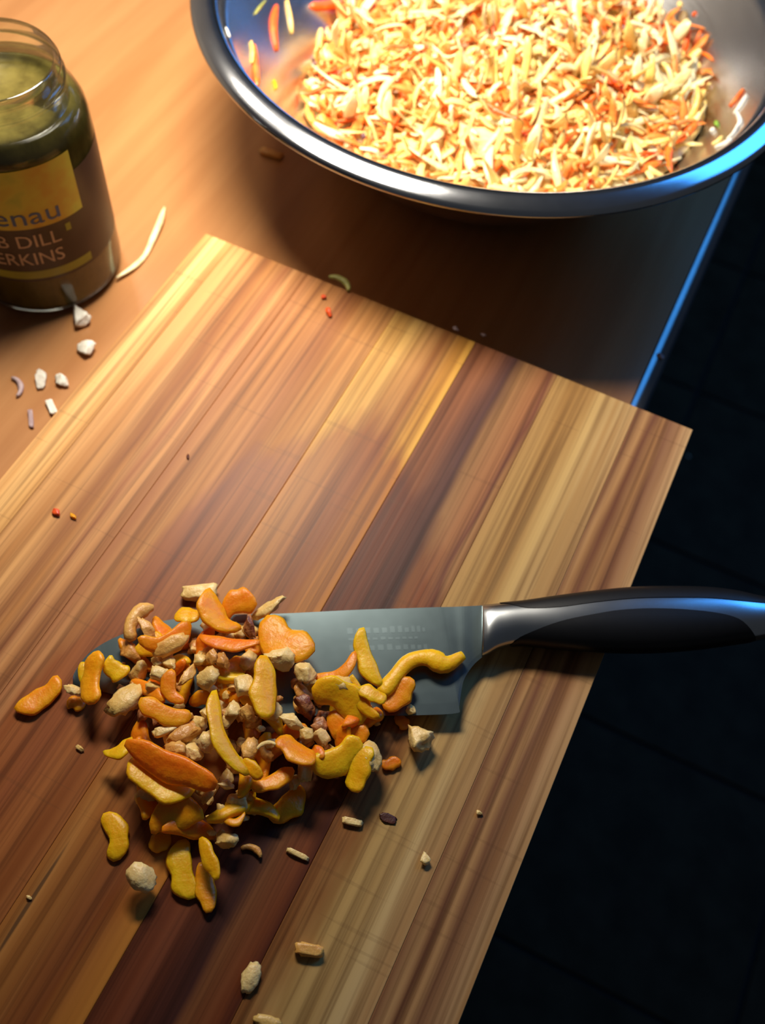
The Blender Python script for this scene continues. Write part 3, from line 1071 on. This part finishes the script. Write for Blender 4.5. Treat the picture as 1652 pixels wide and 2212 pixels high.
NUT = [
(-0.1507,0.1648,0.0052,0.0176,0.0075,0.5376,'c','stick','cream nut stick lying above the heap on the bare board'),
(-0.1639,0.1355,0.0129,0.0176,0.0091,1.6469,'t','curl','curled tan nut half at the left top of the heap'),
(-0.1575,0.1326,0.0151,0.0136,0.0066,-0.5408,'t','chunk','tan nut half leaning against the curled nut'),
(-0.1601,0.1223,0.0107,0.0112,0.0082,-0.0592,'t','chunk','tan nut chunk on the blade near the tip'),
(-0.1436,0.1307,0.0173,0.0151,0.0069,0.9634,'t','half','pointed tan nut half on the orange strip'),
(-0.141,0.1253,0.014,0.0104,0.0053,-0.3862,'c','chunk','cream nut splinter below the pointed half'),
(-0.1496,0.1011,0.0118,0.0166,0.0098,1.2901,'c','half','large smooth cream nut half at the left of the heap'),
(-0.1746,0.0958,0.0074,0.0098,0.0047,0.2025,'c','chunk','pale nut sliver below the knife tip'),
(-0.1392,0.1108,0.0151,0.0075,0.006,0.2893,'c','chunk','small cream nut block left of the deep orange bit'),
(-0.1235,0.1339,0.0206,0.0076,0.0049,-0.8738,'t','chunk','tan nut bead on the upper heap, left of two'),
(-0.1176,0.1339,0.02,0.0085,0.0053,-0.5611,'t','chunk','tan nut bead on the upper heap, right of two'),
(-0.1207,0.1232,0.0195,0.0109,0.0096,1.2353,'c','chunk','jagged cream nut chunk on the upper heap middle'),
(-0.1293,0.1211,0.0167,0.013,0.0056,1.6114,'t','chunk','tan nut flake beside the jagged chunk'),
(-0.1033,0.1278,0.0206,0.0091,0.0077,-0.8866,'c','stick','ridged cream nut cylinder beside the upright oval'),
(-0.0955,0.1465,0.0206,0.0131,0.0101,0.1046,'c','chunk','frayed cream nut chunk on the orange slab'),
(-0.0827,0.1471,0.0173,0.0096,0.0093,0.473,'c','chunk','round cream nut chunk at the heap edge on the blade'),
(-0.1163,0.1557,0.0162,0.0112,0.0063,-0.7371,'s','chunk','red-skinned nut piece at the heap top'),
(-0.1145,0.1693,0.0118,0.0161,0.0067,0.8648,'c','chunk','glossy cream nut flake on the spine side of the heap'),
(-0.1043,0.0993,0.0195,0.0082,0.0075,-1.0317,'c','round','small white nut bead in the heap middle'),
(-0.1245,0.0958,0.0167,0.0104,0.0043,0.9397,'c','stick','slim cream nut splinter left of the white bead'),
(-0.1164,0.0999,0.0156,0.0155,0.0077,1.0322,'t','half','tan nut half facing down in the left heap'),
(-0.1026,0.1168,0.02,0.0094,0.0075,-0.555,'c','chunk','cream nut chunk below the ridged cylinder'),
(-0.0956,0.1178,0.0195,0.0085,0.006,-0.8862,'t','chunk','tan nut chunk beside the lower end of the upright oval'),
(-0.0816,0.1089,0.0195,0.0075,0.0029,0.6489,'c','curl','thin cream nut rind curl'),
(-0.0775,0.1243,0.0162,0.0119,0.0058,0.1119,'c','chunk','crumbly cream nut chunk right of the heap middle'),
(-0.0703,0.122,0.0151,0.0087,0.0061,-0.4057,'c','chunk','small cream nut block above the shiny apricot chunk'),
(-0.0775,0.1347,0.0156,0.0112,0.0077,0.1986,'s','chunk','red-skinned nut half between blade and heap middle'),
(-0.0403,0.1277,0.0107,0.0127,0.0078,-0.8556,'c','round','white nut half at the right lower rim of the heap'),
(-0.0252,0.1465,0.0063,0.0129,0.0119,-0.6166,'c','tri','triangular cream nut chunk lying alone below the blade heel'),
(-0.0671,0.1499,0.0173,0.0101,0.0078,-0.076,'c','chunk','pale nut chunk on the large yellow oval'),
(-0.0343,0.1562,0.0079,0.0055,0.004,-0.0787,'c','chunk','pale nut crumb on the blade edge by the dark wedge'),
(-0.1023,0.0408,0.0079,0.0113,0.0087,-0.1781,'c','round','pale nut with red skin lying alone below the heap'),
(-0.0854,0.0776,0.0096,0.0092,0.0057,-0.5309,'c','chunk','glossy cream nut chip in the lower heap'),
(-0.0785,0.0694,0.0074,0.0097,0.0083,-0.6949,'c','chunk','pale nut chunk at the lower heap edge'),
(-0.0683,0.0711,0.0046,0.0083,0.0037,0.0454,'t','curl','tan nut curl just off the lower heap'),
(-0.0357,0.101,0.0036,0.0092,0.0031,0.2583,'c','stick','cream nut sliver lying right of the lower heap'),
(-0.0503,0.0786,0.003,0.0102,0.0023,0.043,'c','stick','thinnest cream nut sliver on the dark wet board'),
(-0.0012,0.1015,0.0036,0.0057,0.0044,-0.9605,'c','chunk','cream nut crumb alone on the pale plank'),
(-0.0283,0.0475,0.0041,0.0116,0.0048,0.2967,'t','stick','glossy tan nut tube near the bottom of the board'),
(-0.0443,0.0283,0.0046,0.0106,0.0063,-1.4384,'c','half','cream nut half lying alone near the bottom of the board'),
(-0.0308,0.0174,0.0041,0.0101,0.0042,0.2215,'c','half','cream nut piece cut by the bottom of the frame'),
(-0.1581,0.0756,0.003,0.0052,0.0024,-0.0373,'c','chunk','tiny cream nut crumb left of the heap'),
(-0.089,0.0871,0.0162,0.0075,0.0031,0.2922,'c','chunk','cream nut shaving at the end of the deep orange sheet'),
(-0.0951,0.1748,0.0057,0.0032,0.0023,-0.0847,'t','chunk','tiny tan nut fleck by the spine of the blade'),
(-0.081,0.164,0.0057,0.0022,0.0021,0.287,'t','chunk','tiny tan nut fleck in the middle of the blade'),
(-0.1404,0.0143,0.003,0.0032,0.0015,-0.0098,'c','chunk','tiny pale fleck on the dark crack at the left of the board'),
(0.0125,0.1293,0.003,0.0032,0.0021,-0.0666,'c','chunk','tiny pale crumb on the right part of the board'),
(-0.0489,0.1628,0.0129,0.0044,0.003,1.1872,'c','chunk','tiny cream nut crumb beside the wavy apricot strip')
]
CRUMB = [
(-0.317,0.2992,-0.023,0.0169,0.0099,-0.7128,'w','tri','white triangular crumb touching the jar foot'),
(-0.3006,0.2814,-0.023,0.0134,0.009,0.2328,'w','chunk','white crumb on the counter, between jar and board'),
(-0.3117,0.2511,-0.023,0.0137,0.0072,-0.8823,'w','chunk','largest white crumb on the counter left of the board'),
(-0.2989,0.2549,-0.023,0.009,0.0068,-0.1054,'w','chunk','greyish white crumb beside the largest one'),
(-0.294,0.2368,-0.023,0.0112,0.0038,-0.6205,'w','stick','white sliver against the left edge of the board'),
(-0.3198,0.2398,-0.023,0.013,0.0041,-0.7412,'p','curl','mauve onion shaving farthest left on the counter'),
(-0.2994,0.2248,-0.023,0.0131,0.0025,-0.8761,'p','stick','faint mauve onion sliver by the left board edge'),
(-0.2896,0.484,-0.023,0.017,0.0056,0.1379,'t','stick','pale shred crumb in the shade of the bowl')
]
BIT = [
(-0.1796,0.356,0.0006,0.0076,0.0043,-0.8229,'r','chunk','small red pepper speck near the far board edge'),
(-0.1873,0.3649,0.0006,0.0044,0.0027,-0.6796,'r','chunk','tiniest red pepper speck near the far board edge'),
(-0.1835,0.3792,0.0006,0.0141,0.0052,-0.268,'g','curl','green leaf scrap on the far board edge'),
(-0.1083,0.38,0.0006,0.0038,0.0028,0.0424,'p','chunk','grey crumb on the far board edge, left of two'),
(-0.093,0.3836,0.0006,0.0038,0.0028,0.0416,'p','chunk','grey crumb on the far board edge, right of two'),
(-0.2383,0.1717,0.0006,0.0058,0.0034,-0.2382,'r','chunk','red carrot speck near the left board edge'),
(-0.2293,0.1731,0.0006,0.0047,0.0024,-0.2402,'o','chunk','orange carrot speck beside the red one'),
(-0.198,0.2314,0.0006,0.0035,0.0014,-1.0212,'k','chunk','tiny dark fleck on the middle planks'),
(-0.0225,0.1094,0.0006,0.0068,0.0036,0.1191,'k','flat','dark red damp scrap on the board right of the heap')
]
WAVY = [(-0.0484,0.1545,0.012),(-0.0468,0.1643,0.012),(-0.0438,0.175,0.012),(-0.0367,0.1807,0.012),(-0.0283,0.1814,0.012),(-0.0229,0.1893,0.012)]
HEAP = [(-0.166,0.11),(-0.1618,0.1302),(-0.1478,0.1481),(-0.1181,0.1661),(-0.0905,0.1564),(-0.0746,0.1492),(-0.0394,0.1547),(-0.044,0.1353),(-0.0422,0.1223),(-0.0619,0.1032),(-0.0722,0.0847),(-0.0725,0.0695),(-0.0844,0.0594),(-0.1142,0.0637),(-0.1316,0.0726),(-0.137,0.0882),(-0.1513,0.0953)]


def apricot_bm(L, w, th, bend, seed):
    rnd = random.Random(seed)
    bm = bmesh.new()
    n, k = 14, 10
    ph = [rnd.uniform(0, 6.28) for _ in range(4)]
    rings = []
    skew = rnd.uniform(-.18, .18)
    for i in range(n):
        u = i / (n - 1)
        x = (u - .5) * L
        prof = max(0.10, (1 - abs(2 * u - 1 + skew * (1 - abs(2 * u - 1))) ** 3.8)) ** 0.5
        prof *= 1 + 0.10 * math.sin(8 * u + ph[0]) + 0.06 * math.sin(17 * u + ph[1])
        yc = bend * L * (4 * (u - .5) ** 2 - .33) + 0.04 * w * math.sin(11 * u + ph[2])
        zc = 0.18 * th * math.sin(6 * u + ph[3])
        ring = []
        for j in range(k):
            a = 2 * math.pi * j / k
            ca, sa = math.cos(a), math.sin(a)
            ca = math.copysign(abs(ca) ** 0.8, ca)
            sa = math.copysign(abs(sa) ** 0.45, sa)
            ring.append(Vector((x, yc + w / 2 * prof * ca, zc + th / 2 * (0.35 + 0.65 * prof) * sa * (1 - 0.25 * ca * math.sin(ph[2])))))
        rings.append(ring)
    loft_rings(bm, rings)
    return bm


def nut_bm(shape, L, w, h, seed):
    rnd = random.Random(seed)
    bm = bmesh.new()
    if shape == 'curl':
        pts = []
        for i in range(10):
            a = math.pi * (0.1 + 0.8 * i / 9)
            pts.append(Vector((-math.cos(a) * L / 2, (math.sin(a) - .6) * L * 0.36, 0)))
        ribbon(bm, pts, w * .62, h * .8, Vector((0, 0, 1)), 8, seed, 0.5, 0.3, 0.12)
        return bm
    bmesh.ops.create_icosphere(bm, subdivisions=3, radius=1.0)
    cuts = []
    if shape == 'chunk':
        for _ in range(9):
            d = Vector((rnd.uniform(-1, 1), rnd.uniform(-1, 1), rnd.uniform(-.6, 1))).normalized()
            cuts.append((d, rnd.uniform(.42, .78)))
    elif shape == 'tri':
        for k in range(3):
            a = 2 * math.pi * k / 3 + .2
            cuts.append((Vector((math.cos(a), math.sin(a), .25)).normalized(), .52))
        cuts.append((Vector((0, 0, 1)), .6))
    elif shape == 'half':
        cuts.append((Vector((0, .35, -1)).normalized(), .15))
    elif shape == 'round':
        cuts.append((Vector((.5, .4, .6)).normalized(), .72))
    elif shape == 'flat':
        cuts.append((Vector((0, 0, 1)), .4))
    for v in bm.verts:
        p = v.co.copy()
        if shape == 'stick':
            p = Vector([math.copysign(abs(c) ** .45, c) for c in p])
            p *= 0.85
        for d, lim in cuts:
            q = p.dot(d)
            if q > lim:
                p -= d * (q - lim) * 0.94
        p *= 1 + 0.24 * noise.noise(p * 2.6 + Vector((seed * 1.7, 0, 0))) + 0.15 * noise.noise(p * 6 + Vector((0, seed, 0)))
        v.co = Vector((p.x * L / 2, p.y * w / 2, p.z * h / 2))
    return bm


def inside(x, y, poly):
    c = False
    j = len(poly) - 1
    for i in range(len(poly)):
        xi, yi = poly[i]
        xj, yj = poly[j]
        if (yi > y) != (yj > y) and x < (xj - xi) * (y - yi) / (yj - yi) + xi:
            c = not c
        j = i
    return c


def edge_dist(x, y, poly):
    best = 9
    for i in range(len(poly)):
        a, b = Vector(poly[i - 1]), Vector(poly[i])
        p = Vector((x, y))
        t = max(0, min(1, (p - a).dot(b - a) / (b - a).length_squared))
        best = min(best, (p - a.lerp(b, t)).length)
    return best


def place(o, x, y, z, rx, ry, rz):
    o.rotation_euler = Euler((rx, ry, rz), 'XYZ')
    o.location = (x, y, z)


def lowest(o):
    R = o.rotation_euler.to_matrix()
    return min((R @ v.co).z for v in o.data.vertices)


def build_heap():
    rnd = random.Random(11)
    for i, (x, y, z, L, w, ang, c, bend, lab) in enumerate(APR):
        w *= 1.12
        th = max(0.0018, min(0.0027, w * 0.25))
        o = from_bm('apricot_piece', apricot_bm(L, w, th, bend, i), MAT[c])
        lvl = (z - .004) / .0055
        q = 1.0 if lvl > .6 else 0.2
        place(o, x, y, 0, q * rnd.uniform(-.5, .5), q * rnd.uniform(-.2, .2), ang)
        lo = lowest(o)
        base = z - th / 2 if lvl > .6 else 0.0002
        o.location.z = Z0 + max(base, 0.0002) - lo
        tag(o, lab, 'apricot', 'chopped apricot in the heap')
    # the wavy strip that lies along the blade
    bm = bmesh.new()
    P = [Vector((p[0], p[1], 0)) for p in WAVY]
    c = sum(P, Vector()) / len(P)
    path = spline([p - c for p in P], 22)
    ribbon(bm, path, 0.0085, 0.0048, Vector((0, 0, 1)), 10, 4, 0.55, 0.3, 0.16)
    o = from_bm('apricot_piece', bm, MAT['y'])
    o.location = (c.x, c.y, Z0 + 0.0125)
    tag(o, 'wavy yellow apricot strip stretched over the blade toward the handle', 'apricot', 'chopped apricot in the heap')

    def nuts(rows, zb, cat, grp, names):
        for i, (x, y, z, L, w, ang, c, shape, lab) in enumerate(rows):
            h = max(0.0012, min(0.75 * w, 0.011))
            if shape == 'flat':
                h = 0.0008
            o = from_bm(names(c), nut_bm(shape, L * 1.14, w * 1.2, h, i + 7), MAT[c])
            up = z - zb > 0.006
            q = .35 if up else .05
            place(o, x, y, 0, rnd.uniform(-q, q), rnd.uniform(-q, q), ang)
            lo = lowest(o)
            base = z - h / 2 if up else zb
            o.location.z = Z0 + base - lo
            tag(o, lab, cat(c), grp)
    nuts(NUT, 0.0001, lambda c: 'nut', 'chopped nuts on the board', lambda c: 'nut_piece')
    nuts(CRUMB, -0.0249, lambda c: 'crumb', 'crumbs on the worktop', lambda c: 'onion_shaving' if c == 'p' else 'crumb')
    nuts(BIT, 0.0001, lambda c: 'scrap', 'specks on the board', lambda c: 'food_scrap')

    # small fragments that fill the gaps of the heap
    frag = []
    for v in range(14):
        r2 = random.Random(500 + v)
        L = r2.uniform(.0055, .0125)
        bm = nut_bm(['chunk', 'chunk', 'half', 'stick'][v % 4], L, L * r2.uniform(.5, .9), L * r2.uniform(.4, .7), 40 + v)
        bmesh.ops.recalc_face_normals(bm, faces=bm.faces)
        me = bpy.data.meshes.new('nut_fragment')
        bm.to_mesh(me)
        bm.free()
        for p in me.polygons:
            p.use_smooth = True
        me.materials.append(MAT['cctcsctccsctct'[v]])
        frag.append(me)
    ap = []
    for v in range(8):
        r2 = random.Random(700 + v)
        bm = apricot_bm(r2.uniform(.014, .026), r2.uniform(.006, .010), .0042, r2.uniform(-.15, .2), 60 + v)
        bmesh.ops.recalc_face_normals(bm, faces=bm.faces)
        me = bpy.data.meshes.new('apricot_fragment')
        bm.to_mesh(me)
        bm.free()
        for p in me.polygons:
            p.use_smooth = True
        me.materials.append(MAT['yodoydoo'[v]])
        ap.append(me)
    xs = [p[0] for p in HEAP]
    ys = [p[1] for p in HEAP]

    def spot():
        while True:
            x, y = rnd.uniform(min(xs), max(xs)), rnd.uniform(min(ys), max(ys))
            if inside(x, y, HEAP):
                d = edge_dist(x, y, HEAP)
                if d > 0.003:
                    return x, y, min(0.017, 0.004 + 0.55 * d)
    for meshes, cnt, nm, lab, cat, grp in (
            (frag, 150, 'nut_fragment', 'chopped nut fragment among the apricot pieces in the', 'nut', 'nut fragments in the heap'),
            (ap, 34, 'apricot_fragment', 'apricot scrap under larger pieces in the', 'apricot', 'apricot scraps in the heap')):
        for k in range(cnt):
            o = bpy.data.objects.new(nm, rnd.choice(meshes))
            COL.objects.link(o)
            x, y, hz = spot()
            if cat == 'apricot':
                hz *= .6
            place(o, x, y, 0, rnd.uniform(-.7, .7), rnd.uniform(-.5, .5), rnd.uniform(0, 6.28))
            lo = lowest(o)
            o.location.z = Z0 + 0.0015 - lo + rnd.uniform(0.2, 1.0) * max(0, hz - 0.003)
            u = (x - min(xs)) / (max(xs) - min(xs))
            v = (y - min(ys)) / (max(ys) - min(ys))
            where = ('lower' if v < .33 else 'upper' if v > .66 else 'middle') + (' left' if u < .35 else ' right' if u > .65 else '') + ' part of the heap'
            tone = {'cream_nut': 'cream ', 'tan_nut': 'tan ', 'red_nut_skin': 'red-skinned ', 'yellow_apricot': 'yellow ', 'amber_apricot': 'amber ',
                    'deep_orange_apricot': 'deep orange '}[o.data.materials[0].name]
            tag(o, tone + lab + ' ' + where, cat, grp)


build_heap()


# ------------------------------------------------------------------ loose bits
def loose():
    P = [Vector((p[0], p[1], 0)) for p in [(-0.3246,0.4042,-0.022),(-0.3192,0.3901,-0.022),(-0.3159,0.3767,-0.022),(-0.3128,0.3622,-0.022),(-0.3134,0.3491,-0.022),(-0.3162,0.3363,-0.022)]]
    c = sum(P, Vector()) / len(P)
    path = spline([p - c for p in P], 16)
    for i, p in enumerate(path):
        p.z = 0.0012 + 0.0010 * math.sin(i * .5)
    bm = bmesh.new()
    ribbon(bm, path, 0.0042, 0.0022, Vector((0, 0, 1)), 8, 2, 0.3, 0.6, 0.12)
    o = from_bm('cabbage_shred', bm, MAT['cabbage2'])
    o.location = (c.x, c.y, ZC + 0.0008)
    tag(o, 'long pale cabbage shred lying on the worktop beside the jar', 'cabbage')
    x, y = (0.005,0.4434)
    o = from_bm('crumb', nut_bm('chunk', 0.006, 0.004, 0.003, 3), MAT['p'])
    o.location = (x, y, ZC - 0.0003)
    tag(o, 'crumb perched on the rolled edge of the worktop', 'crumb')
    x, y = (0.1222,1.0904)
    o = from_bm('crumb', nut_bm('chunk', 0.006, 0.004, 0.003, 5), MAT['w'])
    o.location = (x, y, 0.0014)
    tag(o, 'lone pale crumb on the dark floor beside the board corner', 'crumb')


loose()
